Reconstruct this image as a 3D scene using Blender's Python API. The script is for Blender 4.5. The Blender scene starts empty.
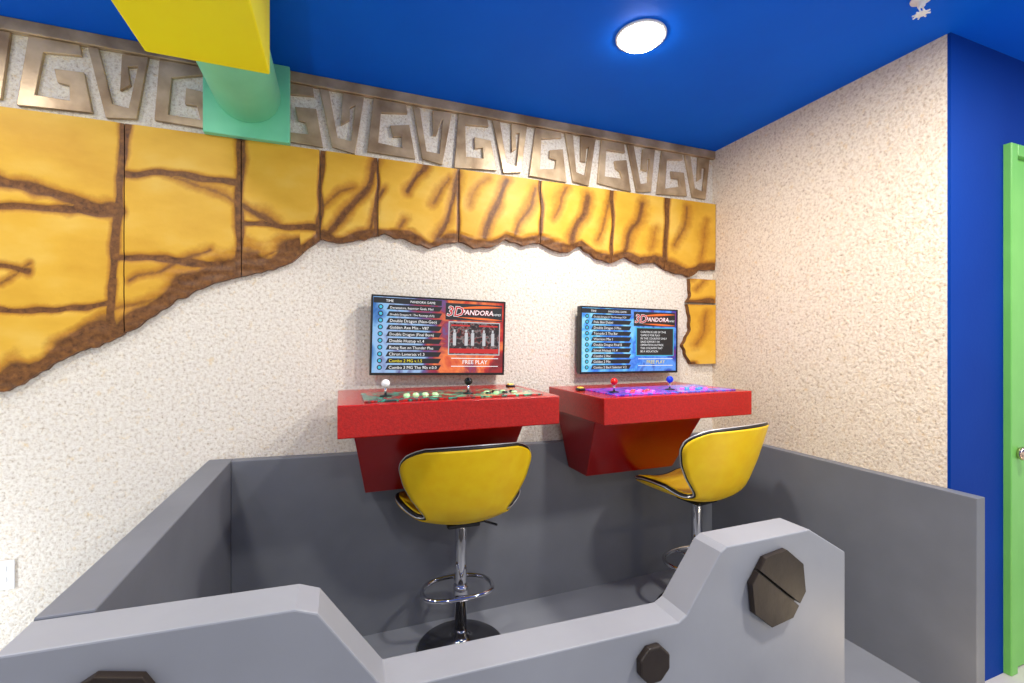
import bpy, bmesh, math, random
from mathutils import Vector, Matrix, noise
random.seed(3)
C = bpy.context.scene.collection
bpy.context.scene.view_settings.view_transform = 'Standard'
H = 1.53
F = 455.0
TH = math.atan(172/455.0); SN, CS = math.sin(TH), math.cos(TH)
CEIL = 1.33 + H
D = 2.5
def uv_to_wall(u, v, Y):
    a = (u-512)/F; b = (341.5-v)/F
    x = SN + CS*a; y = CS - SN*a
    t = Y/y
    return x*t, b*t + H
def wall_to_uv(X, Y, Z):
    d = X*SN + Y*CS
    return 512 + F*(X*CS - Y*SN)/d, 341.5 - F*(Z-H)/d
def interp(pts, x):
    if x <= pts[0][0]: return pts[0][1]
    for (a, b), (c, d) in zip(pts, pts[1:]):
        if x <= c: return b + (d-b)*(x-a)/(c-a) if c > a else d
    return pts[-1][1]
def lin(c):
    out = []
    for k in c:
        k = k/255.0
        out.append(k/12.92 if k <= 0.04045 else ((k+0.055)/1.055)**2.4)
    return (out[0], out[1], out[2], 1.0)

# ------------------------------------------------------------ materials
def new_mat(name):
    m = bpy.data.materials.new(name); m.use_nodes = True
    nt = m.node_tree
    return m, nt, nt.nodes['Principled BSDF']
def pmat(name, col, col2=None, scale=6, rough=0.5, metal=0.0, bump=0.0, bscale=60, emit=0.0, coat=0.0, spec=0.5):
    m, nt, b = new_mat(name)
    N = nt.nodes; L = nt.links
    tc = N.new('ShaderNodeTexCoord')
    b.inputs['Roughness'].default_value = rough
    b.inputs['Metallic'].default_value = metal
    b.inputs['Specular IOR Level'].default_value = spec
    b.inputs['Coat Weight'].default_value = coat
    if col2 is None: col2 = tuple(min(255, k*1.06) for k in col)
    n = N.new('ShaderNodeTexNoise'); n.inputs['Scale'].default_value = scale; n.inputs['Detail'].default_value = 5
    L.new(tc.outputs['Object'], n.inputs['Vector'])
    r = N.new('ShaderNodeValToRGB')
    r.color_ramp.elements[0].position = 0.35; r.color_ramp.elements[1].position = 0.65
    r.color_ramp.elements[0].color = lin(col); r.color_ramp.elements[1].color = lin(col2)
    L.new(n.outputs['Fac'], r.inputs['Fac']); L.new(r.outputs['Color'], b.inputs['Base Color'])
    if emit:
        L.new(r.outputs['Color'], b.inputs['Emission Color']); b.inputs['Emission Strength'].default_value = emit
    if bump:
        n2 = N.new('ShaderNodeTexNoise'); n2.inputs['Scale'].default_value = bscale; n2.inputs['Detail'].default_value = 3
        L.new(tc.outputs['Object'], n2.inputs['Vector'])
        bp = N.new('ShaderNodeBump'); bp.inputs['Strength'].default_value = bump; bp.inputs['Distance'].default_value = 0.01
        L.new(n2.outputs['Fac'], bp.inputs['Height']); L.new(bp.outputs['Normal'], b.inputs['Normal'])
    return m
def stucco_mat(name, c1, c2, fleck, warm):
    m, nt, b = new_mat(name); N = nt.nodes; L = nt.links
    tc = N.new('ShaderNodeTexCoord')
    n1 = N.new('ShaderNodeTexNoise'); n1.inputs['Scale'].default_value = 72; n1.inputs['Detail'].default_value = 5; n1.inputs['Roughness'].default_value = 0.75
    L.new(tc.outputs['Object'], n1.inputs['Vector'])
    r = N.new('ShaderNodeValToRGB'); cr = r.color_ramp
    cr.elements[0].position = 0.33; cr.elements[0].color = lin(fleck)
    cr.elements[1].position = 0.57; cr.elements[1].color = lin(c2)
    e = cr.elements.new(0.43); e.color = lin(c1)
    L.new(n1.outputs['Fac'], r.inputs['Fac'])
    n3 = N.new('ShaderNodeTexNoise'); n3.inputs['Scale'].default_value = 24; n3.inputs['Detail'].default_value = 8; n3.inputs['Roughness'].default_value = 0.75
    L.new(tc.outputs['Object'], n3.inputs['Vector'])
    r3 = N.new('ShaderNodeValToRGB')
    r3.color_ramp.elements[0].position = 0.56; r3.color_ramp.elements[0].color = (0, 0, 0, 1)
    r3.color_ramp.elements[1].position = 0.68; r3.color_ramp.elements[1].color = (0.7, 0.7, 0.7, 1)
    L.new(n3.outputs['Fac'], r3.inputs['Fac'])
    mx = N.new('ShaderNodeMixRGB'); mx.inputs['Color2'].default_value = lin(warm)
    L.new(r3.outputs['Color'], mx.inputs['Fac']); L.new(r.outputs['Color'], mx.inputs['Color1'])
    L.new(mx.outputs['Color'], b.inputs['Base Color'])
    b.inputs['Roughness'].default_value = 0.95; b.inputs['Specular IOR Level'].default_value = 0.1
    n2 = N.new('ShaderNodeTexNoise'); n2.inputs['Scale'].default_value = 72; n2.inputs['Detail'].default_value = 4; n2.inputs['Roughness'].default_value = 0.6
    L.new(tc.outputs['Object'], n2.inputs['Vector'])
    bp = N.new('ShaderNodeBump'); bp.inputs['Strength'].default_value = 0.7; bp.inputs['Distance'].default_value = 0.009
    L.new(n2.outputs['Fac'], bp.inputs['Height']); L.new(bp.outputs['Normal'], b.inputs['Normal'])
    return m
M = {}
M['stucco'] = stucco_mat('stucco_cream', (224, 213, 197), (242, 235, 222), (178, 160, 138), (230, 202, 150))
M['stucco_r'] = stucco_mat('stucco_warm', (226, 208, 184), (244, 230, 208), (184, 160, 134), (228, 196, 144))
M['blue_ceiling'] = pmat('blue_ceiling_paint', (0, 98, 228), (0, 104, 236), scale=1.5, rough=0.6, spec=0.1)
M['blue_wall'] = pmat('blue_wall_paint', (0, 52, 140), (0, 58, 148), scale=1.5, rough=0.6, bump=0.05, spec=0.1)
M['grey'] = pmat('shaded_grey_paint', (110, 113, 120), (118, 121, 128), scale=3, rough=0.5, bump=0.05, bscale=25)  # booth wall grey with the shade inside the booth put into the colour
M['grey_front'] = pmat('lit_grey_paint', (146, 148, 153), (154, 156, 161), scale=3, rough=0.5, bump=0.05, bscale=25)  # same wall grey, made lighter for the brighter light on the front board
M['grey_floor'] = pmat('grey_floor_paint', (130, 133, 140), (138, 141, 148), scale=3, rough=0.4)
M['pale_floor'] = pmat('pale_floor', (205, 198, 185), (215, 208, 196), scale=3, rough=0.4)
M['green'] = pmat('green_door_paint', (116, 192, 88), (122, 198, 94), rough=0.4)
M['mint'] = pmat('mint_paint', (118, 212, 164), (128, 220, 174), rough=0.45)
M['yellow'] = pmat('yellow_paint', (255, 242, 2), (255, 246, 8), rough=0.45)
M['red'] = pmat('glossy_textured_red_paint', (168, 8, 3), (192, 14, 6), scale=110, rough=0.15, bump=0.16, bscale=170, spec=0.5)
M['dark_red'] = pmat('smooth_red_paint', (144, 5, 5), (152, 7, 7), rough=0.28, bump=0.05, spec=0.4)
M['vinyl'] = pmat('yellow_vinyl', (248, 200, 6), (253, 212, 22), scale=14, rough=0.42, bump=0.05, bscale=180)
M['black'] = pmat('black_plastic', (12, 12, 14), rough=0.35)
M['black_edge'] = pmat('black_vinyl_edge', (16, 14, 14), rough=0.45)
M['chrome'] = pmat('polished_chrome', (215, 215, 218), rough=0.08, metal=1.0)
M['dark_chrome'] = pmat('dark_reflective_chrome', (120, 118, 120), rough=0.1, metal=1.0)
M['piping'] = pmat('silver_piping', (205, 205, 205), rough=0.3, metal=0.6)
M['frieze'] = pmat('brushed_tan_bronze_foam', (152, 124, 90), (214, 188, 150), scale=6, rough=0.34, metal=0.25, bump=0.08, bscale=40)
M['bolt'] = pmat('near_black_bronze_bolt', (40, 31, 25), (50, 40, 32), scale=10, rough=0.4, metal=0.0, bump=0.08, bscale=30, spec=0.35)
M['white'] = pmat('white_plastic', (238, 238, 236), rough=0.4)
M['brass'] = pmat('satin_knob_metal', (206, 180, 160), rough=0.2, metal=1.0)
M['lamp'] = pmat('lamp_diffuser', (255, 250, 240), (255, 250, 240), emit=30)
M['ball_white'] = pmat('white_ball', (240, 240, 240), rough=0.2)
M['ball_black'] = pmat('black_ball', (8, 8, 8), rough=0.15)
M['ball_red'] = pmat('red_ball', (220, 20, 16), rough=0.2)
M['ball_blue'] = pmat('blue_ball', (10, 60, 210), rough=0.2)
M['btn_green'] = pmat('lit_green_button', (170, 220, 150), (200, 236, 180), emit=0.3, rough=0.3)
M['btn_red'] = pmat('lit_red_button', (230, 50, 60), emit=0.5, rough=0.3)
M['btn_blue'] = pmat('lit_blue_button', (60, 130, 240), emit=0.5, rough=0.3)
M['btn_pink'] = pmat('lit_violet_button', (210, 90, 220), emit=0.5, rough=0.3)
M['btn_gold'] = pmat('lit_gold_button', (240, 190, 60), emit=0.5, rough=0.3)

def carved_mat():
    m, nt, b = new_mat('carved_yellow_stone_paint'); N = nt.nodes; L = nt.links
    tc = N.new('ShaderNodeTexCoord')
    at = N.new('ShaderNodeAttribute'); at.attribute_name = 'paint'
    n = N.new('ShaderNodeTexNoise'); n.inputs['Scale'].default_value = 3.0; n.inputs['Detail'].default_value = 4
    mp = N.new('ShaderNodeMapping'); mp.inputs['Scale'].default_value = (1.0, 1.0, 1.8)
    L.new(tc.outputs['Object'], mp.inputs['Vector']); L.new(mp.outputs['Vector'], n.inputs['Vector'])
    r = N.new('ShaderNodeValToRGB'); cr = r.color_ramp
    cr.elements[0].position = 0.30; cr.elements[0].color = lin((212, 158, 40))
    cr.elements[1].position = 0.75; cr.elements[1].color = lin((236, 196, 92))
    e = cr.elements.new(0.5); e.color = lin((226, 176, 56))
    L.new(n.outputs['Fac'], r.inputs['Fac'])
    n2 = N.new('ShaderNodeTexNoise'); n2.inputs['Scale'].default_value = 38; n2.inputs['Detail'].default_value = 7
    n2.inputs['Roughness'].default_value = 0.7
    L.new(tc.outputs['Object'], n2.inputs['Vector'])
    ad = N.new('ShaderNodeMath'); ad.operation = 'MULTIPLY_ADD'; ad.inputs[1].default_value = 0.5
    L.new(n2.outputs['Fac'], ad.inputs[0]); L.new(at.outputs['Fac'], ad.inputs[2])
    sb = N.new('ShaderNodeMath'); sb.operation = 'SUBTRACT'; sb.inputs[1].default_value = 0.25
    L.new(ad.outputs[0], sb.inputs[0])
    ra = N.new('ShaderNodeValToRGB'); q = ra.color_ramp
    q.elements[0].position = 0.08; q.elements[0].color = (0, 0, 0, 1)
    q.elements[1].position = 0.48; q.elements[1].color = (0.8, 0.8, 0.8, 1)
    L.new(sb.outputs[0], ra.inputs['Fac'])
    rr = N.new('ShaderNodeValToRGB'); q = rr.color_ramp
    q.elements[0].position = 0.50; q.elements[0].color = (0, 0, 0, 1)
    q.elements[1].position = 0.70; q.elements[1].color = (1, 1, 1, 1)
    L.new(sb.outputs[0], rr.inputs['Fac'])
    r2 = N.new('ShaderNodeValToRGB')
    r2.color_ramp.elements[0].position = 0.35; r2.color_ramp.elements[0].color = lin((84, 50, 22))
    r2.color_ramp.elements[1].position = 0.7; r2.color_ramp.elements[1].color = lin((144, 94, 44))
    L.new(n2.outputs['Fac'], r2.inputs['Fac'])
    m0 = N.new('ShaderNodeMixRGB'); L.new(ra.outputs['Color'], m0.inputs['Fac'])
    L.new(r.outputs['Color'], m0.inputs['Color1']); m0.inputs['Color2'].default_value = lin((176, 114, 30))
    mx = N.new('ShaderNodeMixRGB'); L.new(rr.outputs['Color'], mx.inputs['Fac'])
    L.new(m0.outputs['Color'], mx.inputs['Color1']); L.new(r2.outputs['Color'], mx.inputs['Color2'])
    L.new(mx.outputs['Color'], b.inputs['Base Color'])
    b.inputs['Roughness'].default_value = 0.5; b.inputs['Specular IOR Level'].default_value = 0.35
    bp = N.new('ShaderNodeBump'); bp.inputs['Strength'].default_value = 0.10; bp.inputs['Distance'].default_value = 0.01
    L.new(n2.outputs['Fac'], bp.inputs['Height']); L.new(bp.outputs['Normal'], b.inputs['Normal'])
    return m
M['carved'] = carved_mat()

def art_mat(name, cols, scale, strength, grad=0.0, seed=0.0, width=0.72, base=True, distort=0.0):
    m, nt, b = new_mat(name); N = nt.nodes; L = nt.links
    tc = N.new('ShaderNodeTexCoord')
    sx = N.new('ShaderNodeSeparateXYZ'); L.new(tc.outputs['Object'], sx.inputs[0])
    n = N.new('ShaderNodeTexNoise'); n.inputs['Scale'].default_value = scale; n.inputs['Detail'].default_value = 4
    n.noise_dimensions = '4D'; n.inputs['W'].default_value = seed; n.inputs['Distortion'].default_value = distort
    L.new(tc.outputs['Object'], n.inputs['Vector'])
    a = N.new('ShaderNodeMath'); a.operation = 'MULTIPLY_ADD'; a.inputs[1].default_value = grad/width; a.inputs[2].default_value = 0.0
    L.new(sx.outputs['X'], a.inputs[0])
    ad = N.new('ShaderNodeMath'); ad.operation = 'ADD'
    L.new(a.outputs[0], ad.inputs[0]); L.new(n.outputs['Fac'], ad.inputs[1])
    r = N.new('ShaderNodeValToRGB'); cr = r.color_ramp
    k = len(cols)
    lo, hi = max(0, 0.5-grad/2-0.12), min(1, 0.5+grad/2+0.12)
    cr.elements[0].position = lo; cr.elements[0].color = lin(cols[0])
    cr.elements[1].position = hi; cr.elements[1].color = lin(cols[-1])
    for i in range(1, k-1):
        e = cr.elements.new(lo+(hi-lo)*i/(k-1)); e.color = lin(cols[i])
    L.new(ad.outputs[0], r.inputs['Fac'])
    if base: L.new(r.outputs['Color'], b.inputs['Base Color'])
    else: b.inputs['Base Color'].default_value = (0.01, 0.01, 0.01, 1)
    L.new(r.outputs['Color'], b.inputs['Emission Color'])
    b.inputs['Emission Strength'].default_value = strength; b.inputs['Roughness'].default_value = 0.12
    return m
M['screen_warm'] = art_mat('screen_picture_blue_to_red', [(40, 100, 170), (130, 180, 225), (150, 180, 220), (90, 80, 140), (150, 40, 60), (236, 120, 60), (190, 30, 30), (120, 20, 30)], 7, 1.1, grad=0.6, base=False, distort=1.0)
M['screen_cool'] = art_mat('screen_picture_blue', [(60, 175, 230), (150, 220, 250), (90, 180, 245), (40, 110, 220), (90, 150, 235), (30, 60, 170), (110, 50, 120)], 7, 1.15, grad=0.35, seed=4, base=False, distort=1.2)
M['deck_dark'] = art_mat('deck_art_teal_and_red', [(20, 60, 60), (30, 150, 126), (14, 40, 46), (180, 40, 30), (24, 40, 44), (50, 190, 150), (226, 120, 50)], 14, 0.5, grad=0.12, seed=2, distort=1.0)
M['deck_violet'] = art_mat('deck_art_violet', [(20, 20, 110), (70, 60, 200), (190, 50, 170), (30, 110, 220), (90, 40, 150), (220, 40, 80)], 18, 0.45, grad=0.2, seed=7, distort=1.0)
M['game_warm'] = art_mat('game_picture_dark', [(10, 8, 14), (60, 34, 40), (14, 10, 18), (130, 120, 120), (120, 30, 30), (20, 14, 20)], 34, 1.0, seed=3, base=False)
def emi(name, col, s):
    m = pmat(name, col, col, emit=s, rough=0.4)
    b = m.node_tree.nodes['Principled BSDF']
    for l in list(b.inputs['Base Color'].links): m.node_tree.links.remove(l)
    b.inputs['Base Color'].default_value = (0.01, 0.01, 0.01, 1)
    return m
M['e_white'] = emi('screen_white', (250, 250, 252), 1.1)
M['e_grey'] = emi('screen_grey', (200, 200, 204), 1.0)
M['e_black'] = emi('screen_black', (8, 12, 20), 0.9)
M['e_yellow'] = emi('screen_yellow', (244, 226, 40), 1.1)
M['e_orange'] = emi('screen_orange', (250, 110, 30), 1.1)
M['e_red'] = emi('screen_red', (206, 22, 22), 1.0)
M['e_cyan'] = emi('screen_cyan', (60, 190, 220), 1.0)

# ------------------------------------------------------------ mesh helpers
def obj(name, bm, mat, parent=None, smooth=False, bevel=0.0, local=False):
    if parent is not None and not local:
        o0 = parent; off = Vector((0, 0, 0))
        while o0 is not None:
            off += o0.location; o0 = o0.parent
        bm.transform(Matrix.Translation(-off))
    bmesh.ops.recalc_face_normals(bm, faces=bm.faces[:])
    me = bpy.data.meshes.new(name); bm.to_mesh(me); bm.free()
    me.materials.append(mat)
    if smooth:
        for p in me.polygons: p.use_smooth = True
    o = bpy.data.objects.new(name, me); C.objects.link(o)
    if parent is not None: o.parent = parent
    if bevel:
        md = o.modifiers.new('bevel', 'BEVEL'); md.width = bevel; md.segments = 2; md.limit_method = 'ANGLE'; md.angle_limit = math.radians(35)
    return o
def thing(name, label, cat, loc=(0, 0, 0), rot=(0, 0, 0), group=None):
    o = bpy.data.objects.new(name, None); C.objects.link(o); o.location = loc; o.rotation_euler = rot
    o.empty_display_size = 0.05
    o['label'] = label; o['category'] = cat
    if group: o['group'] = group
    return o
def tag(o, label, cat, group=None):
    o['label'] = label; o['category'] = cat
    if group: o['group'] = group
    return o
def struct(name, bm, mat, parent=None, bevel=0):
    o = obj(name, bm, mat, parent, bevel=bevel)
    if parent is None: o['kind'] = 'structure'
    return o
def box(bm, x0, x1, y0, y1, z0, z1):
    vs = [bm.verts.new((x, y, z)) for x in (x0, x1) for y in (y0, y1) for z in (z0, z1)]
    for f in ((0, 1, 3, 2), (4, 6, 7, 5), (0, 4, 5, 1), (2, 3, 7, 6), (0, 2, 6, 4), (1, 5, 7, 3)):
        bm.faces.new([vs[i] for i in f])
    return bm
def B(*a): return box(bmesh.new(), *a)
def prism(bm, pts, y0, y1):
    a = [bm.verts.new((x, y0, z)) for x, z in pts]; b = [bm.verts.new((x, y1, z)) for x, z in pts]
    bm.faces.new(a); bm.faces.new(b[::-1]); n = len(pts)
    for i in range(n): bm.faces.new((a[i], b[i], b[(i+1) % n], a[(i+1) % n]))
    return bm
def frustum(bm, t, b):
    def ring(q): x0, x1, y0, y1, z = q; return [bm.verts.new(p) for p in ((x0, y0, z), (x1, y0, z), (x1, y1, z), (x0, y1, z))]
    T = ring(t); Bq = ring(b)
    bm.faces.new(T); bm.faces.new(Bq[::-1])
    for i in range(4): bm.faces.new((T[i], Bq[i], Bq[(i+1) % 4], T[(i+1) % 4]))
    return bm
def lathe(bm, prof, n=32, c=(0, 0, 0), M4=None):
    rings = []
    for r, z in prof:
        ring = []
        for i in range(n):
            a = 2*math.pi*i/n; p = Vector((r*math.cos(a), r*math.sin(a), z))
            if M4 is not None: p = M4 @ p
            ring.append(bm.verts.new(p + Vector(c)))
        rings.append(ring)
    for a, b in zip(rings, rings[1:]):
        for i in range(n): bm.faces.new((a[i], a[(i+1) % n], b[(i+1) % n], b[i]))
    bm.faces.new(rings[0][::-1]); bm.faces.new(rings[-1])
    return bm
def tube(bm, pts, r, n=10, closed=False):
    pts = [Vector(p) for p in pts]; k = len(pts); rings = []
    up = Vector((0, 0, 1)); prev = None
    for i, p in enumerate(pts):
        if closed: t = pts[(i+1) % k]-pts[i-1]
        else: t = pts[min(i+1, k-1)]-pts[max(i-1, 0)]
        t.normalize()
        if prev is None:
            ref = up if abs(t.dot(up)) < 0.9 else Vector((1, 0, 0))
            nrm = t.cross(ref).normalized()
        else:
            nrm = (prev - t*prev.dot(t)).normalized()
        prev = nrm; bi = t.cross(nrm)
        rings.append([bm.verts.new(p + r*(math.cos(2*math.pi*j/n)*nrm + math.sin(2*math.pi*j/n)*bi)) for j in range(n)])
    if closed:
        best = min(range(n), key=lambda s_: (rings[0][s_].co-rings[-1][0].co).length)
        rings.append([rings[0][(j+best) % n] for j in range(n)])
    for a, b in zip(rings, rings[1:]):
        for j in range(n): bm.faces.new((a[j], a[(j+1) % n], b[(j+1) % n], b[j]))
    if not closed:
        bm.faces.new(rings[0][::-1]); bm.faces.new(rings[-1])
    return bm
def sphere(c, r):
    bm = bmesh.new(); bmesh.ops.create_uvsphere(bm, u_segments=20, v_segments=12, radius=r)
    bm.transform(Matrix.Translation(Vector(c))); return bm
def text_bm(s_, x, z, size, sh, y, off=0.0):
    bm = bmesh.new()
    cu = bpy.data.curves.new('t', 'FONT'); cu.body = s_; cu.size = size; cu.shear = sh; cu.resolution_u = 2; cu.offset = off
    o = bpy.data.objects.new('t', cu); C.objects.link(o)
    dg = bpy.context.evaluated_depsgraph_get()
    me = bpy.data.meshes.new_from_object(o.evaluated_get(dg))
    me.transform(Matrix.Translation((x, y, z)) @ Matrix.Rotation(math.pi/2, 4, 'X'))
    bm.from_mesh(me)
    bpy.data.objects.remove(o); bpy.data.meshes.remove(me); bpy.data.curves.remove(cu)
    return bm

# ------------------------------------------------------------ room shell
XR = 2.455; YB = 1.175; FZ = 0.025
struct('wall_back', B(-3.2, XR+0.2, D, D+0.15, 0, CEIL), M['stucco'])
struct('wall_right', B(XR, XR+0.12, YB, D, 0, CEIL), M['stucco_r'])
bm = bmesh.new(); DX0 = 2.865; DX1 = 3.89
box(bm, XR+0.002, DX0, YB-0.012, YB+0.1, 0, CEIL); box(bm, DX1, 5.2, YB-0.012, YB+0.1, 0, CEIL); box(bm, DX0, DX1, YB-0.012, YB+0.1, 2.44, CEIL)
struct('wall_far_right', bm, M['blue_wall'])
struct('ceiling', B(-3.2, 5.2, -3.0, D+0.15, CEIL, CEIL+0.1), M['blue_ceiling'])
struct('floor', B(-3.2, XR+0.05, -3.0, D+0.15, -0.1, 0), M['grey_floor'])
struct('floor_booth', B(-0.475, 2.395, 1.19, 2.44, -0.02, FZ), M['grey_floor'])
struct('floor_hall', B(XR+0.05, 5.2, -3.0, D+0.15, -0.1, 0), M['pale_floor'])
d = obj('door_1', B(DX0+0.05, DX1-0.05, YB-0.02, YB+0.03, 0.008, 2.39), M['green']); d['kind'] = 'structure'
bm = bmesh.new()
box(bm, DX0, DX0+0.055, YB-0.04, YB+0.03, 0, 2.44); box(bm, DX1-0.055, DX1, YB-0.04, YB+0.03, 0, 2.44); box(bm, DX0+0.055, DX1-0.055, YB-0.04, YB+0.03, 2.385, 2.44)
obj('door_frame', bm, M['green'], d, bevel=0.004)
kx, kz = uv_to_wall(1019, 453, YB-0.04)
bm = bmesh.new(); RX = Matrix.Rotation(math.pi/2, 4, 'X')
lathe(bm, [(0.034, 0), (0.034, 0.006), (0.014, 0.009), (0.014, 0.016), (0.026, 0.021), (0.032, 0.032), (0.027, 0.043), (0.012, 0.049), (0.002, 0.05)], 24, (kx, YB-0.02, kz), RX)
obj('door_knob', bm, M['brass'], d, smooth=True)

# ------------------------------------------------------------ grey booth walls
def pz(X): return H - 0.556 - 0.026*(X+0.5)
def slab(x0, x1, y0, y1):
    bm = bmesh.new()
    vs = []
    for x in (x0, x1):
        for y in (y0, y1):
            vs.append(bm.verts.new((x, y, 0))); vs.append(bm.verts.new((x, y, pz(x))))
    for f in ((0, 1, 3, 2), (4, 6, 7, 5), (0, 4, 5, 1), (2, 3, 7, 6), (0, 2, 6, 4), (1, 5, 7, 3)): bm.faces.new([vs[i] for i in f])
    return bm
YF, YR_ = 1.075, 1.19
lw = thing('low_wall', 'grey painted low wall around the two stools with a notched front board and dark bolts', 'low wall', (0.9, 1.8, 0))
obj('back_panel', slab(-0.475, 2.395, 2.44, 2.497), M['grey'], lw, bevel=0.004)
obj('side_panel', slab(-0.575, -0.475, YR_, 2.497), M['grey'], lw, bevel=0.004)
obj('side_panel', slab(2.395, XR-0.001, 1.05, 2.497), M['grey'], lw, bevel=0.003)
fp = [(-0.575, 0), (-0.575, H-0.558), (-0.09, H-0.574), (-0.045, H-0.592), (0.10, H-0.80), (0.93, H-0.825), (0.96, H-0.81), (1.09, H-0.645), (1.115, H-0.632), (1.475, H-0.632), (1.65, H-0.735), (1.65, 0)]
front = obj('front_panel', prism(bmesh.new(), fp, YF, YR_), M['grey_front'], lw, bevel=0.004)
def bolt(cx, cz, r, split, ang=0.0):
    bm = bmesh.new()
    oct_ = [(math.cos(math.pi/8+i*math.pi/4), math.sin(math.pi/8+i*math.pi/4)) for i in range(8)]
    A = math.radians(ang)
    if split:
        g = 0.028
        for sg in (1, -1):
            pts = [(x, z) for x, z in oct_ if z > g]
            pts.sort(key=lambda p: math.atan2(p[1], p[0]))
            half = [(0.924, g)] + pts + [(-0.924, g)]
            P = [(cx + r*(sg*x*math.cos(A)-sg*z*math.sin(A)), cz + r*(sg*x*math.sin(A)+sg*z*math.cos(A))) for x, z in half]
            prism(bm, P, YF-0.024, YF-0.004)
        prism(bm, [(cx+0.97*r*(x*math.cos(A)-z*math.sin(A)), cz+0.97*r*(x*math.sin(A)+z*math.cos(A))) for x, z in oct_], YF-0.006, YF-0.0005)
    else:
        prism(bm, [(cx+r*x, cz+r*z) for x, z in oct_], YF-0.024, YF-0.0005)
    return obj('bolt_head', bm, M['bolt'], front, bevel=0.002 if split else 0.005)
X_, Z_ = uv_to_wall(779, 588, YF-0.02); bolt(X_, Z_, 0.122, True, -38)
X_, Z_ = uv_to_wall(655, 665, YF-0.02); bolt(X_, Z_, 0.054, False)
bolt(-0.410, H-0.715, 0.10, True, 30)

# ------------------------------------------------------------ carved yellow wall panels
YW = 2.466
strokes = [
 ([(-40, 168), (0, 180), (40, 190), (80, 202), (118, 212)], 7, 1.1), ([(-40, 206), (0, 207), (60, 209), (118, 214)], 4, 1.1),
 ([(-40, 255), (0, 264), (28, 270)], 5, .9), ([(0, 285), (18, 270), (30, 262)], 4, .7), ([(-40, 312), (0, 311), (60, 308), (112, 304)], 3.5, 1.1),
 ([(126, 118), (121, 170), (116, 215), (113, 260), (109, 345)], 5, 1.2),
 ([(122, 172), (180, 174), (240, 182)], 4, 1.1), ([(165, 176), (205, 186), (236, 200)], 5, .65), ([(117, 257), (150, 259), (180, 261), (238, 268)], 4, 1.1),
 ([(130, 280), (160, 272), (188, 258), (210, 250)], 5, .7), ([(112, 310), (150, 300), (190, 290)], 5, .65),
 ([(242, 135), (239, 200), (238, 280)], 5, 1.2), ([(243, 223), (280, 226), (318, 229)], 3.5, 1.1), ([(243, 203), (258, 214), (276, 224)], 7, .8), ([(252, 262), (285, 250), (312, 244)], 5, .65),
 ([(321, 148), (320, 200), (318, 260)], 3, 1.2),
 ([(326, 238), (338, 218), (352, 205), (366, 185), (377, 160)], 6.5, .85), ([(322, 206), (340, 190), (352, 186)], 5, .65), ([(372, 228), (378, 200), (384, 190)], 5, .75),
 ([(378, 155), (377, 240)], 2, 1.2), ([(408, 190), (416, 175), (424, 168)], 6, .8), ([(398, 236), (405, 222)], 6, .65), ([(436, 240), (446, 222), (452, 200), (459, 175)], 6, .8),
 ([(432, 205), (440, 190), (450, 180)], 5, .65), ([(459, 165), (458, 245)], 2, 1.2), ([(470, 205), (480, 185), (488, 178)], 5, .55), ([(486, 240), (492, 215), (500, 200), (508, 178)], 6, .8),
 ([(514, 240), (520, 222), (530, 206), (536, 190)], 6, .7), ([(541, 176), (541, 248)], 2, 1.2), ([(556, 215), (560, 198), (566, 190)], 5, .65), ([(572, 245), (578, 222), (584, 212), (588, 196)], 6, .8),
 ([(598, 240), (603, 220), (612, 195)], 5, .65), ([(613, 186), (612, 262)], 2, 1.2), ([(624, 255), (632, 232), (640, 222), (644, 202)], 6, .75), ([(650, 250), (656, 230)], 5, .55),
 ([(666, 195), (665, 270)], 3, 1.2), ([(661, 258), (672, 268), (692, 276)], 5, .9), ([(676, 245), (684, 225), (688, 208)], 5, .65), ([(700, 262), (704, 240), (708, 222)], 5, .55),
 ([(684, 270), (714, 270)], 3, 1.1), ([(684, 303), (714, 303)], 3, 1.1), ([(696, 290), (706, 280)], 4, .6), ([(694, 345), (704, 330), (708, 315)], 5, .6),
]
segs = []
for pl, w, k in strokes:
    for p, q in zip(pl, pl[1:]): segs.append((p[0], p[1], q[0], q[1], w*1.35, k))
bott = [(-60, 408), (0, 392), (20, 385), (48, 366), (80, 351), (112, 340), (138, 326), (160, 310), (182, 297), (210, 284), (236, 277), (262, 272), (292, 262), (308, 248), (322, 238), (336, 243), (352, 241), (378, 235), (392, 235), (408, 240), (430, 248), (446, 243), (459, 241), (474, 247), (492, 247), (506, 240), (522, 244), (541, 243), (556, 251), (570, 252), (582, 245), (596, 258), (612, 263), (626, 257), (640, 264), (656, 262), (668, 270), (690, 277), (700, 270), (716, 270)]
def paint_at(u, v):
    du = 4*noise.noise(Vector((u*.04, v*.04, 1.3))); dv = 4*noise.noise(Vector((u*.04, v*.04, 7.7)))
    wv = 1+0.45*noise.noise(Vector((u*.05, v*.05, 4.1)))
    U, V = u+du, v+dv; best = 0.0
    for x0, y0, x1, y1, w, k in segs:
        if U < min(x0, x1)-14 or U > max(x0, x1)+14 or V < min(y0, y1)-14 or V > max(y0, y1)+14: continue
        dx, dy = x1-x0, y1-y0
        t = max(0, min(1, ((U-x0)*dx+(V-y0)*dy)/(dx*dx+dy*dy)))
        dd = math.hypot(U-x0-t*dx, V-y0-t*dy)
        val = k*max(0.0, 1-dd/(w*1.3*wv))
        if val > best: best = val
    return best
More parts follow.
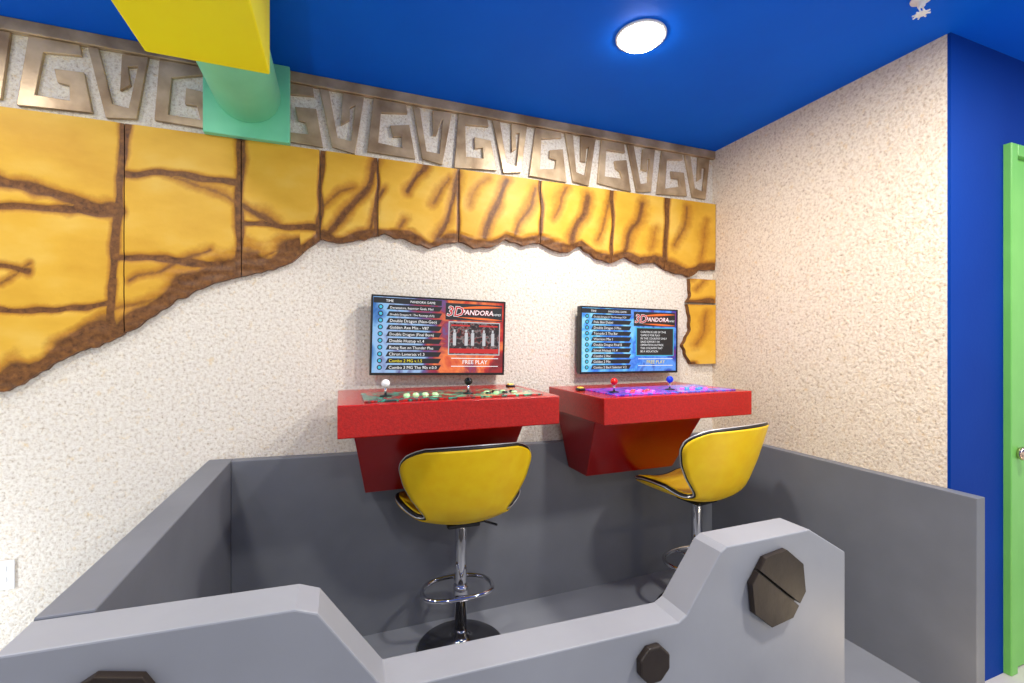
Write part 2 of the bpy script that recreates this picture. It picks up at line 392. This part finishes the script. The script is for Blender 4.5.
def carved_panel(fn, nx, nz, label, edge):
    bm = bmesh.new(); lay = bm.verts.layers.float.new('paint')
    G = []
    for i in range(nx+1):
        col = []
        for j in range(nz+1):
            s_, t_ = i/nx, j/nz
            X, Z = fn(s_, t_)
            u, v = wall_to_uv(X, YW, Z)
            p = paint_at(u, v); e = edge(s_, t_, u, v)
            q = max(p, e)
            rel = 0.004*min(1, p*1.2)
            rel -= 0.001*noise.noise(Vector((X*5, 0, Z*7)))
            if e > .3: rel += 0.006*noise.noise(Vector((X*14, 3, Z*34)))+0.008*(e-.3)
            vv = bm.verts.new((X, YW+rel, Z)); vv[lay] = min(1.0, q)
            col.append(vv)
        G.append(col)
    for i in range(nx):
        for j in range(nz): bm.faces.new((G[i][j], G[i+1][j], G[i+1][j+1], G[i][j+1])).smooth = True
    rim = [G[i][0] for i in range(nx+1)] + [G[nx][j] for j in range(1, nz+1)] + [G[i][nz] for i in range(nx-1, -1, -1)] + [G[0][j] for j in range(nz-1, 0, -1)]
    back = []
    fr = []
    for v in rim:
        b = bm.verts.new((v.co.x, D-0.0005, v.co.z)); b[lay] = 1.0; back.append(b)
        f_ = bm.verts.new(v.co); f_[lay] = 0.8; fr.append(f_)
    n = len(rim)
    for i in range(n): bm.faces.new((fr[i], fr[(i+1) % n], back[(i+1) % n], back[i]))
    o = obj('carved_panel', bm, M['carved'])
    tag(o, label, 'wall panel', 'carved yellow stone panels on the back wall')
ZT = 0.957 + H
def uX(u): return uv_to_wall(u, 300, YW)[0]
plabels = ['largest yellow carved stone panel with long brown cracks, at the left end of the band',
 'yellow carved block panel with three stacked blocks, directly right of the largest panel',
 'yellow carved two-block panel below and right of the mint green square plate',
 'narrow yellow carved panel with one long diagonal crack, at the start of the narrow row',
 'yellow carved panel above the left half of the left screen',
 'yellow carved panel above the right edge of the left screen',
 'yellow carved panel above the wall gap between the two screens',
 'yellow carved panel above the left half of the right screen',
 'yellow carved panel above the right half of the right screen',
 'yellow carved corner panel at the right end of the top row']
cuts = [-60, 124, 241, 320, 378, 459, 541, 612.5, 665.5, 713.5]
for k in range(len(cuts)-1):
    X0, X1 = uX(cuts[k])+0.002, uX(cuts[k+1])-0.002
    if k == len(cuts)-2: X1 = XR-0.004
    nx = max(14, int((X1-X0)/0.0065))
    def fn(s_, t_, X0=X0, X1=X1):
        X = X0+(X1-X0)*s_
        u, _ = wall_to_uv(X, YW, H)
        vb = interp(bott, u) + 3.0*noise.noise(Vector((u*.10, 5, 0)))
        Zb = uv_to_wall(u, vb, YW)[1]
        return X, Zb+(ZT-Zb)*t_
    def edge(s_, t_, u, v):
        vb = interp(bott, u)
        dd = vb-v
        wd = 24 if u < 300 else 9
        wd *= 1+0.7*noise.noise(Vector((u*.035, v*.035, 0)))
        return max(0, min(1, 1.45-dd/wd))
    carved_panel(fn, nx, 66 if k > 2 else 110, plabels[k], edge)
leftu = [(268, 684), (278, 690), (294, 691), (304, 688), (322, 691), (335, 689), (345, 683), (354, 686), (364, 692)]
for (v0, v1, lb) in ((279, 302.5, 'small upper yellow carved block in the right corner beside the right screen'), (304.5, 364, 'lower tall yellow carved block in the right corner beside the right screen')):
    def fn(s_, t_, v0=v0, v1=v1):
        v = v1+(v0-v1)*t_
        ul = interp(leftu, v)+1.5*noise.noise(Vector((v*.15, 0, 3)))
        X0, _ = uv_to_wall(ul, v, YW)
        return X0+(XR-0.004-X0)*s_, uv_to_wall(700, v, YW)[1]
    def edge(s_, t_, u, v): return max(0, min(1, 1.2-(u-interp(leftu, v))/8, 1.1-(364-v)/4.5))
    carved_panel(fn, 18, 40, lb, edge)

# ------------------------------------------------------------ frieze
tag(obj('frieze_rail', B(-1.9, XR-0.003, D-0.03, D-0.0005, H+1.275, CEIL-0.001), M['frieze'], bevel=0.003), 'long thin bronze strip running along the wall under the blue ceiling', 'wall trim')
SA = [(0, 0), (1.02, 0), (1, .62), (.50, .58), (.53, .38), (.76, .40), (.75, .20), (.24, .17), (.27, .78), (1, .84), (1, 1), (0, 1)]
SB = [(0, 1), (.12, 0), (.94, 0), (1, 1), (.52, 1), (.50, .46), (.68, .50), (.69, .78), (.80, .80), (.76, .20), (.33, .20), (.21, 1)]
zb, zt = H+0.982, H+1.273
X = -1.26-0.46
rnd = random.Random(23)
while X < XR-0.1:
    for typ, w in (('A', 0.262), ('B', 0.232)):
        x0 = X if typ == 'A' else X+0.236
        if x0+w > XR+0.04 or x0+w < -1.4: continue
        if x0 > -0.57 and x0+w < -0.24: continue
        pts = []; jr = [rnd.uniform(-.05, .05) for _ in range(24)]; tilt = rnd.uniform(-.05, .09)
        for i, (px, pz_) in enumerate(SA if typ == 'A' else SB):
            if typ == 'A': cx = (px-.5)*(0.66+0.30*(1-pz_))+.5
            else: cx = (px-.5)*(0.60+0.36*pz_)+.5
            ip = 0.19 < px < 0.85
            cz = pz_+(jr[i] if ip else (0 if pz_ > .9 else jr[i]))
            if ip: cx += jr[(i+7) % 24]*.8
            cx += tilt*(.5-pz_)
            pts.append((min(XR-0.003, x0+0.004+cx*(w-0.008)), zb+(zt-zb)*min(1, cz)))
        o = obj('frieze_piece', prism(bmesh.new(), pts, D-0.018, D-0.0005), M['frieze'], bevel=0.002)
        side = 'left' if x0 < -0.4 else 'right'
        if typ == 'A': lb = 'bronze hooked frieze piece with its gap opening sideways, %s of the mint plate' % side
        else: lb = 'bronze frieze piece narrowing downward with its gap opening upward, %s of the mint plate' % side
        tag(o, lb, 'frieze piece', ('sideways' if typ == 'A' else 'upward') + ' opening frieze pieces %s of the mint plate' % side)
    X += 0.46

# ------------------------------------------------------------ yellow beam, pipe and plate
tag(obj('ceiling_box', B(-0.624, -0.2435, 0.55, 1.9, H+0.99, CEIL-0.001), M['yellow'], bevel=0.006), 'bright yellow square box hanging under the blue ceiling at upper left', 'box')
pp = thing('pipe_fitting', 'mint green round pipe with square end plate between the yellow box and the wall', 'pipe', (-0.4, 2.44, H+1.17))
obj('end_plate', B(-0.585, -0.227, D-0.066, D-0.0305, H+0.957, CEIL-0.002), M['mint'], pp, bevel=0.004)
bm = bmesh.new(); lathe(bm, [(0.14, 0), (0.14, 0.532)], 48, (-0.405, D-0.067, H+1.165), RX)
o = obj('pipe', bm, M['mint'], pp, bevel=0.003)
for p in o.data.polygons: p.use_smooth = len(p.vertices) == 4

# ------------------------------------------------------------ ceiling fittings
lx, ly = 1.225, 1.654
dl = thing('recessed_light', 'round lit white recessed light in the blue ceiling', 'ceiling light', (lx, ly, CEIL))
obj('trim_ring', lathe(bmesh.new(), [(0.094, -0.001), (0.108, -0.001), (0.107, -0.008), (0.096, -0.010), (0.094, -0.006)], 48, (lx, ly, CEIL)), M['white'], dl, smooth=True)
obj('diffuser', lathe(bmesh.new(), [(0.093, -0.002), (0.092, -0.014), (0.08, -0.026), (0.05, -0.034), (0.01, -0.036)], 48, (lx, ly, CEIL)), M['lamp'], dl, smooth=True)
sx, sy = 2.11, 1.09
sp = thing('fire_sprinkler', 'small white fire sprinkler head on the ceiling at upper right', 'sprinkler', (sx, sy, CEIL))
obj('escutcheon', lathe(bmesh.new(), [(0.035, -0.001), (0.033, -0.008), (0.014, -0.012), (0.012, -0.03), (0.008, -0.032)], 24, (sx, sy, CEIL)), M['white'], sp, smooth=True)
bm = bmesh.new()
for sg in (-1, 1): tube(bm, [(sx+sg*0.008, sy, CEIL-0.028), (sx+sg*0.016, sy, CEIL-0.04), (sx, sy, CEIL-0.056)], 0.003, 8)
obj('sprinkler_frame', bm, M['white'], sp)
bm = bmesh.new(); lathe(bm, [(0.004, 0), (0.02, -0.002), (0.02, -0.004), (0.004, -0.006)], 20, (sx, sy, CEIL-0.056))
for i in range(8):
    a = i*math.pi/4; tube(bm, [(sx+.016*math.cos(a), sy+.016*math.sin(a), CEIL-0.059), (sx+.028*math.cos(a), sy+.028*math.sin(a), CEIL-0.061)], 0.003, 6)
obj('deflector', bm, M['white'], sp)
ox, oz = uv_to_wall(3, 575, D)
ot = thing('wall_outlet', 'white wall outlet on the stucco at the left edge', 'outlet', (ox, D-0.001, oz))
obj('cover_plate', B(ox-0.04, ox+0.04, D-0.008, D-0.0005, oz-0.06, oz+0.06), M['white'], ot, bevel=0.003)
for dz in (-0.03, 0.014): obj('socket', B(ox-0.016, ox+0.016, D-0.011, D-0.008, oz+dz, oz+dz+0.024), M['white'], ot, bevel=0.002)

# ------------------------------------------------------------ screens
def television(cx, cz, roll, label, warm):
    W, Hh = 0.724, 0.412
    t = thing('television', label, 'television', (cx, 2.425, cz), (0, roll, 0))
    obj('casing', B(-W/2, W/2, -0.004, 0.035, -Hh/2, Hh/2), M['black'], t, local=True, bevel=0.004)
    fr = bmesh.new(); e = 0.009
    box(fr, -W/2, W/2, -0.012, -0.004, Hh/2-e, Hh/2); box(fr, -W/2, W/2, -0.012, -0.004, -Hh/2, -Hh/2+e*1.4)
    box(fr, -W/2, -W/2+e, -0.012, -0.004, -Hh/2+e*1.4, Hh/2-e); box(fr, W/2-e, W/2, -0.012, -0.004, -Hh/2+e*1.4, Hh/2-e)
    obj('bezel', fr, M['black'], t, local=True)
    obj('wall_mount', B(-0.1, 0.1, 0.035, 0.074, -0.1, 0.1), M['black'], t, local=True)
    sc = obj('screen', B(-W/2+e, W/2-e, -0.007, -0.0045, -Hh/2+e*1.4, Hh/2-e), M['screen_warm' if warm else 'screen_cool'], t, local=True)
    def fx(f): return -W/2+f*W
    def fz(f): return Hh/2-f*Hh
    def rect(bm, a, b, c, d_, y=-0.008): box(bm, fx(a), fx(b), y, -0.0068, fz(d_), fz(c))
    def let(s_, x, z, size, sh, m, y=-0.0086, off=0.0): obj('lettering', text_bm(s_, fx(x), fz(z), size, sh, y, off), M[m], sc, local=True)
    rows = (["Devastators, Superior Gods, Mini", "Double Dragon II : The Revenge (US)", "Double Dragon (Neo-Geo)", "Golden Axe Mix - V87", "Double Dragon (Final Burn)", "Double Hustup v1.4", "Rising Run on Thunder Plus", "Chron Loverats v1.3", "Combo 2 MG v.1.5", "Combo 3 MG The 90s v.0.0"] if warm else
            ["Double Dragon II: The Revenge V.20", "Pole Ban Daisei", "Double Dragon 3 Plus", "Tornado 2 The Bar", "Warriors Mix 1", "Double Dragon Final B", "Street Hustup V1.4", "Combo 2 Rac", "Golden 2 Mix", "Combo 2 Back Selector V.2"])
    tb = bmesh.new(); rect(tb, 0.015, 0.50, 0.03, 0.10, -0.0074); obj('top_bar', tb, M['e_black'], sc, local=True)
    for i, r_ in enumerate(rows):
        f0 = 0.115+i*0.084
        z0, z1 = fz(f0+0.062), fz(f0)
        b_ = prism(bmesh.new(), [(fx(0.105), z0), (fx(0.485), z0), (fx(0.505), z1), (fx(0.122), z1)], -0.008, -0.0068)
        obj('list_row', b_, M['e_black'], sc, local=True)
        ic = lathe(bmesh.new(), [(0.013, 0), (0.013, 0.0012), (0.009, 0.0014)], 16, (fx(0.065), -0.0068, fz(f0+0.032)), RX)
        obj('row_icon', ic, M['e_black'], sc, local=True)
        ic = lathe(bmesh.new(), [(0.008, 0), (0.008, 0.0006), (0.005, 0.0008)], 16, (fx(0.065), -0.0082, fz(f0+0.032)), RX)
        obj('row_icon', ic, M['e_cyan'], sc, local=True)
        sz = min(0.022, 0.26/(0.49*len(r_)))
        yl = (warm and i == 8)
        let(r_, 0.128, f0+0.050, sz, 0, 'e_yellow' if yl else 'e_white')
    let("TIME", 0.10, 0.083, 0.018, 0, 'e_white'); let("PANDORA GAME", 0.27, 0.083, 0.017, 0, 'e_white')
    hb_ = bmesh.new(); rect(hb_, 0.53, 0.975, 0.055, 0.275, -0.0072); obj('title_back', hb_, M['e_black'], sc, local=True)
    sw = bmesh.new()
    for (a, b_, c_, h_, up_) in ((0.56, 0.975, 0.085, 0.085, 1), (0.62, 0.975, 0.238, 0.07, 0)):
        n = 20; up = []; dn = []
        for i in range(n+1):
            f = i/n; zz = c_ + (0.05*(1-f)**2 if up_ else 0.02*f)
            th = h_*0.5*math.sin(math.pi*f)*(.4+.6*f)+0.002
            up.append((fx(a+(b_-a)*f), fz(zz-th*.5))); dn.append((fx(a+(b_-a)*f), fz(zz+th*.5)))
        prism(sw, up+dn[::-1], -0.0080, -0.0072)
    obj('swoosh', sw, M['e_orange'], sc, local=True)
    let("PANDORA", 0.648, 0.200, 0.038, 0.2, 'e_red', -0.0084, 0.0020); let("PANDORA", 0.648, 0.200, 0.038, 0.2, 'e_white', -0.0092, 0.0003)
    let("3D", 0.535, 0.222, 0.074, 0.2, 'e_white', -0.0086, 0.0030); let("3D", 0.535, 0.222, 0.074, 0.2, 'e_red', -0.0094, 0.0008)
    let("GAMES", 0.890, 0.200, 0.017, 0.2, 'e_white', -0.0092)
    fb = bmesh.new(); rect(fb, 0.555, 0.960, 0.295, 0.735, -0.0078); obj('picture_border', fb, M['e_grey' if warm else 'e_cyan'], sc, local=True)
    gb = bmesh.new(); rect(gb, 0.562, 0.953, 0.307, 0.723, -0.0083); obj('picture', gb, M['game_warm' if warm else 'e_black'], sc, local=True)
    if warm:
        for x_ in (0.59, 0.68, 0.73, 0.82, 0.89):
            w_ = bmesh.new(); rect(w_, x_, x_+0.024, 0.44, 0.61, -0.0088); obj('picture_bar', w_, M['e_grey'], sc, local=True)
            w_ = bmesh.new(); rect(w_, x_+0.004, x_+0.018, 0.40, 0.435, -0.0088); obj('picture_bar', w_, M['e_grey'], sc, local=True)
        for q in ((0.575, 0.72, 0.335, 0.355), (0.79, 0.94, 0.335, 0.355), (0.565, 0.95, 0.65, 0.71)):
            w_ = bmesh.new(); rect(w_, *q, -0.0086); obj('picture_bar', w_, M['e_red'], sc, local=True)
    else:
        for i, s_ in enumerate(["CONTINUE USE OF THIS", "GAME IS FOR PLAY", "IN THIS COUNTRY ONLY", "SALES EXPORT OR", "OPERATION OUTSIDE", "THIS COUNTRY MAY", "BE A VIOLATION"]):
            let(s_, 0.60, 0.38+0.050*i, 0.018, 0, 'e_white', -0.0088)
    let("FREE PLAY", 0.665, 0.853, 0.031, 0, 'e_white' if warm else 'e_yellow', -0.0088)
    for q in ((0.58, 0.95, 0.775, 0.783), (0.58, 0.95, 0.88, 0.888)):
        ln = bmesh.new(); rect(ln, *q); obj('picture_line', ln, M['e_white'], sc, local=True)
    return t
television((0.148+0.866)/2, H+0.026, 0.024, 'flat screen above the left red console, showing a blue to red game list', True)
television((1.352+2.076)/2, H+0.006, 0.010, 'flat screen above the right red console, showing a blue game list', False)

# ------------------------------------------------------------ arcade consoles
def console(x0, x1, yf, zt_, label, px0, px1, qx0, qx1, deck, jl, bl, zbot):
    t = thing('arcade_console', label, 'arcade console', ((x0+x1)/2, 2.2, zt_-0.4), (0, 0, 0), 'red arcade consoles')
    hb = 0.128
    obj('tray', B(x0, x1, yf, 2.43, zt_-hb, zt_), M['red'], t, bevel=0.005)
    bm = bmesh.new(); frustum(bm, (px0, px1, 1.99, 2.43, zt_-hb-0.0005), (qx0, qx1, 2.22, 2.43, zbot))
    obj('pedestal', bm, M['dark_red'], t, bevel=0.004)
    dk = obj('control_panel', B(x0+0.10, x1-0.06, yf+0.05, yf+0.36, zt_+0.0003, zt_+0.006), M[deck], t, bevel=0.002)
    zd = zt_+0.006
    def cyl(x, y, r, h, m, name='button', par=dk):
        return obj(name, lathe(bmesh.new(), [(r*1.25, 0), (r*1.25, h*.4), (r, h*.5), (r, h), (r*.7, h*1.12)], 20, (x, y, zd)), M[m], par, smooth=True)
    for (jx, jy, ball, bts) in jl:
        obj('joystick_washer', lathe(bmesh.new(), [(0.026, 0), (0.026, 0.003), (0.01, 0.006)], 24, (jx, jy, zd)), M['black'], dk, smooth=True)
        j = obj('joystick', lathe(bmesh.new(), [(0.006, 0.003), (0.005, 0.045)], 14, (jx, jy, zd)), M['chrome'], t, smooth=True)
        obj('ball_top', sphere((jx, jy, zd+0.055), 0.0185), M[ball], j, smooth=True)
        for i in range(4):
            for r_ in range(2):
                cyl(jx+0.085+i*0.042+r_*0.006, jy-0.035+r_*0.045+(0.012 if i in (1, 2) else 0), 0.0115, 0.006, bts[(i+r_) % len(bts)])
    for (bx, by, m) in bl:
        sq = obj('square_button', B(bx-0.02, bx+0.02, by-0.02, by+0.02, zt_+0.0003, zt_+0.014), M['black'], t, bevel=0.003)
        obj('button_cap', B(bx-0.014, bx+0.014, by-0.014, by+0.014, zt_+0.014, zt_+0.02), M[m], sq, bevel=0.003)
    return t
console(-0.01, 0.925, 1.84, H-0.243, 'red arcade console under the left screen, with white and black joystick balls', 0.05, 0.82, 0.11, 0.79, 'deck_dark',
        [(0.185, 2.04, 'ball_white', ['btn_green']), (0.55, 2.02, 'ball_black', ['black', 'btn_green'])], [(0.845, 2.26, 'btn_gold')], H-0.705)
console(1.15, 2.07, 1.83, H-0.265, 'red arcade console under the right screen, with red and blue joystick balls', 1.20, 1.90, 1.28, 1.87, 'deck_violet',
        [(1.31, 1.99, 'ball_red', ['btn_red', 'btn_pink']), (1.66, 1.99, 'ball_blue', ['btn_blue', 'btn_pink'])], [(1.21, 2.16, 'btn_gold')], H-0.75)

# ------------------------------------------------------------ stools
prof = [(0.0, 0.235, 0.030), (0.05, 0.215, 0.014), (0.15, 0.16, 0.003), (0.3, 0.06, 0.0), (0.42, -0.05, 0.002), (0.5, -0.12, 0.015), (0.56, -0.165, 0.045), (0.63, -0.20, 0.10), (0.75, -0.24, 0.20), (0.88, -0.275, 0.31), (1.0, -0.30, 0.395)]
hwid = [(0, .10), (.02, .15), (.06, .20), (.13, .25), (.25, .292), (.34, .30), (.42, .28), (.48, .235), (.53, .19), (.57, .18), (.62, .20), (.70, .245), (.78, .278), (.88, .298), (.93, .292), (.965, .272), (.985, .24), (1.0, .19)]
def smooth_interp(pts, x):
    k = 0.02
    return (interp(pts, max(0, x-k))+2*interp(pts, x)+interp(pts, min(1, x+k)))/4
def SS(s_, w):
    y = smooth_interp([(a, b) for a, b, c_ in prof], s_); z = smooth_interp([(a, c_) for a, b, c_ in prof], s_)
    hw = smooth_interp(hwid, s_); x = hw*w
    seatf = 1-min(1, max(0, (s_-.40)/.25)); seatf = seatf*seatf*(3-2*seatf)
    cur = (x/0.28)**2
    z += 0.09*cur*seatf; y += 0.11*cur*(1-seatf)
    if s_ > .5: z -= 0.022*cur*(s_-.5)*2
    return Vector((x, y, z))
def stool(loc, rz, ZS, K, label):
    t = thing('bar_stool', label, 'bar stool', (loc[0], loc[1], FZ), (0, 0, rz), 'yellow bar stools')
    def grid(s0, s1, n):
        bm = bmesh.new(); G = []
        for i in range(n+1):
            G.append([bm.verts.new(K*SS(s0+(s1-s0)*i/n, -1+2*j/28) + Vector((0, 0, ZS))) for j in range(29)])
        for i in range(n):
            for j in range(28): bm.faces.new((G[i][j], G[i+1][j], G[i+1][j+1], G[i][j+1]))
        return bm
    for nm, a, b_, n, th in (('seat', 0, .54, 34, .034), ('backrest', .54, 1, 30, .034)):
        o = obj(nm, grid(a, b_, n), M['vinyl'], t, smooth=True, local=True)
        md = o.modifiers.new('s', 'SOLIDIFY'); md.thickness = th; md.offset = 0
    loop = [SS(i/70, -1) for i in range(71)] + [SS(1, -1+2*j/16) for j in range(1, 16)] + [SS(1-i/70, 1) for i in range(71)] + [SS(0, 1-2*j/10) for j in range(1, 10)]
    loop = [K*p+Vector((0, 0, ZS)) for p in loop]
    obj('edge_band', tube(bmesh.new(), loop, 0.0118, 10, True), M['black_edge'], t, smooth=True, local=True)
    lp2 = []
    n = len(loop)
    for i, p in enumerate(loop):
        tg = (loop[(i+1) % n]-loop[i-1]).normalized()
        inn = (Vector((0, p.y, p.z))-p) if abs(p.x) > 0.02 else Vector((0, 0, 0))
        if p.z > ZS+0.34: inn += Vector((0, 0, -0.25))
        if p.y > 0.15: inn += Vector((0, -0.25, 0))
        inn = (inn-tg*inn.dot(tg))
        if inn.length < 1e-4: inn = Vector((0, 0, -1))
        lp2.append(p-inn.normalized()*0.0100)
    obj('piping', tube(bmesh.new(), lp2, 0.0038, 8, True), M['piping'], t, smooth=True, local=True)
    o = obj('column', lathe(bmesh.new(), [(0.029, 0.03), (0.029, ZS-0.065), (0.027, ZS-0.035)], 28), M['chrome'], t, smooth=False, local=True)
    for p in o.data.polygons: p.use_smooth = len(p.vertices) == 4
    obj('seat_plate', B(-0.08, 0.08, -0.08, 0.08, ZS-0.038, ZS-0.017), M['black'], t, local=True, bevel=0.01)
    obj('lever', tube(bmesh.new(), [(0.03, 0.0, ZS-0.045), (0.12, 0.01, ZS-0.05), (0.19, 0.015, ZS-0.08)], 0.006, 8), M['black'], t, smooth=True, local=True)
    fr = bmesh.new()
    pts = []
    for i in range(56):
        a = 2*math.pi*i/56; ca, sa = math.cos(a), math.sin(a)
        ex = 0.75
        pts.append((-0.012+0.172*math.copysign(abs(ca)**ex, ca), 0.02+(0.12 if sa > 0 else 0.10)*math.copysign(abs(sa)**(1.0 if sa > 0 else .7), sa), 0.285))
    tube(fr, pts, 0.011, 10, True)
    obj('footrest', fr, M['chrome'], t, smooth=True, local=True)
    obj('footrest_arm', tube(bmesh.new(), [(0, 0.025, 0.285), (-0.005, 0.136, 0.285)], 0.009, 8), M['chrome'], t, smooth=True, local=True)
    obj('footrest_collar', lathe(bmesh.new(), [(0.030, 0.26), (0.036, 0.263), (0.036, 0.31), (0.030, 0.313)], 24), M['chrome'], t, smooth=True, local=True)
    obj('base', lathe(bmesh.new(), [(0.212, 0.0), (0.216, 0.008), (0.205, 0.016), (0.15, 0.026), (0.08, 0.04), (0.045, 0.056), (0.034, 0.08), (0.03, 0.10)], 56), M['dark_chrome'], t, smooth=True, local=True)
    return t
stool((0.555, 2.18), math.radians(-2), 0.655, 1.0, 'yellow bucket bar stool with its back to the front, at the left red console')
stool((1.868, 2.017), math.radians(9), 0.655, 1.08, 'yellow bucket bar stool at the right red console, partly behind the notched grey board')

# ------------------------------------------------------------ light
def area(name, loc, size, power, col=(1, .955, .89)):
    l = bpy.data.lights.new(name, 'AREA'); l.shape = 'DISK'; l.size = size; l.energy = power; l.color = col
    o = bpy.data.objects.new(name, l); C.objects.link(o); o.location = loc; return o
area('downlight', (lx, ly, CEIL-0.04), 0.16, 28)
for i, (x, y, p) in enumerate(((-0.9, 0.9, 26), (1.9, 0.25, 54), (3.4, 0.2, 16), (-1.6, 1.7, 10), (0.2, -1.4, 26))):
    area('room_downlight', (x, y, CEIL-0.02), 0.25, p)
def point(loc, e, col, r=0.1):
    l = bpy.data.lights.new('low_lamp', 'POINT'); l.energy = e; l.shadow_soft_size = r; l.color = col
    o = bpy.data.objects.new('low_lamp', l); C.objects.link(o); o.location = loc
point((-1.8, 2.05, 0.45), 22, (.84, .92, 1))
point((2.15, 0.72, 0.2), 5, (1, .78, .5), 0.06)
w = bpy.data.worlds.new('World'); bpy.context.scene.world = w; w.use_nodes = True
w.node_tree.nodes['Background'].inputs[0].default_value = (1, 0.99, 0.97, 1); w.node_tree.nodes['Background'].inputs[1].default_value = 0.85
# ------------------------------------------------------------ camera
cd = bpy.data.cameras.new('Camera'); cd.sensor_width = 36; cd.lens = 36*F/1024
co = bpy.data.objects.new('Camera', cd); C.objects.link(co); co.location = (0, 0, H); co.rotation_euler = (math.pi/2, 0, -TH)
cd.clip_start = 0.02
bpy.context.scene.camera = co
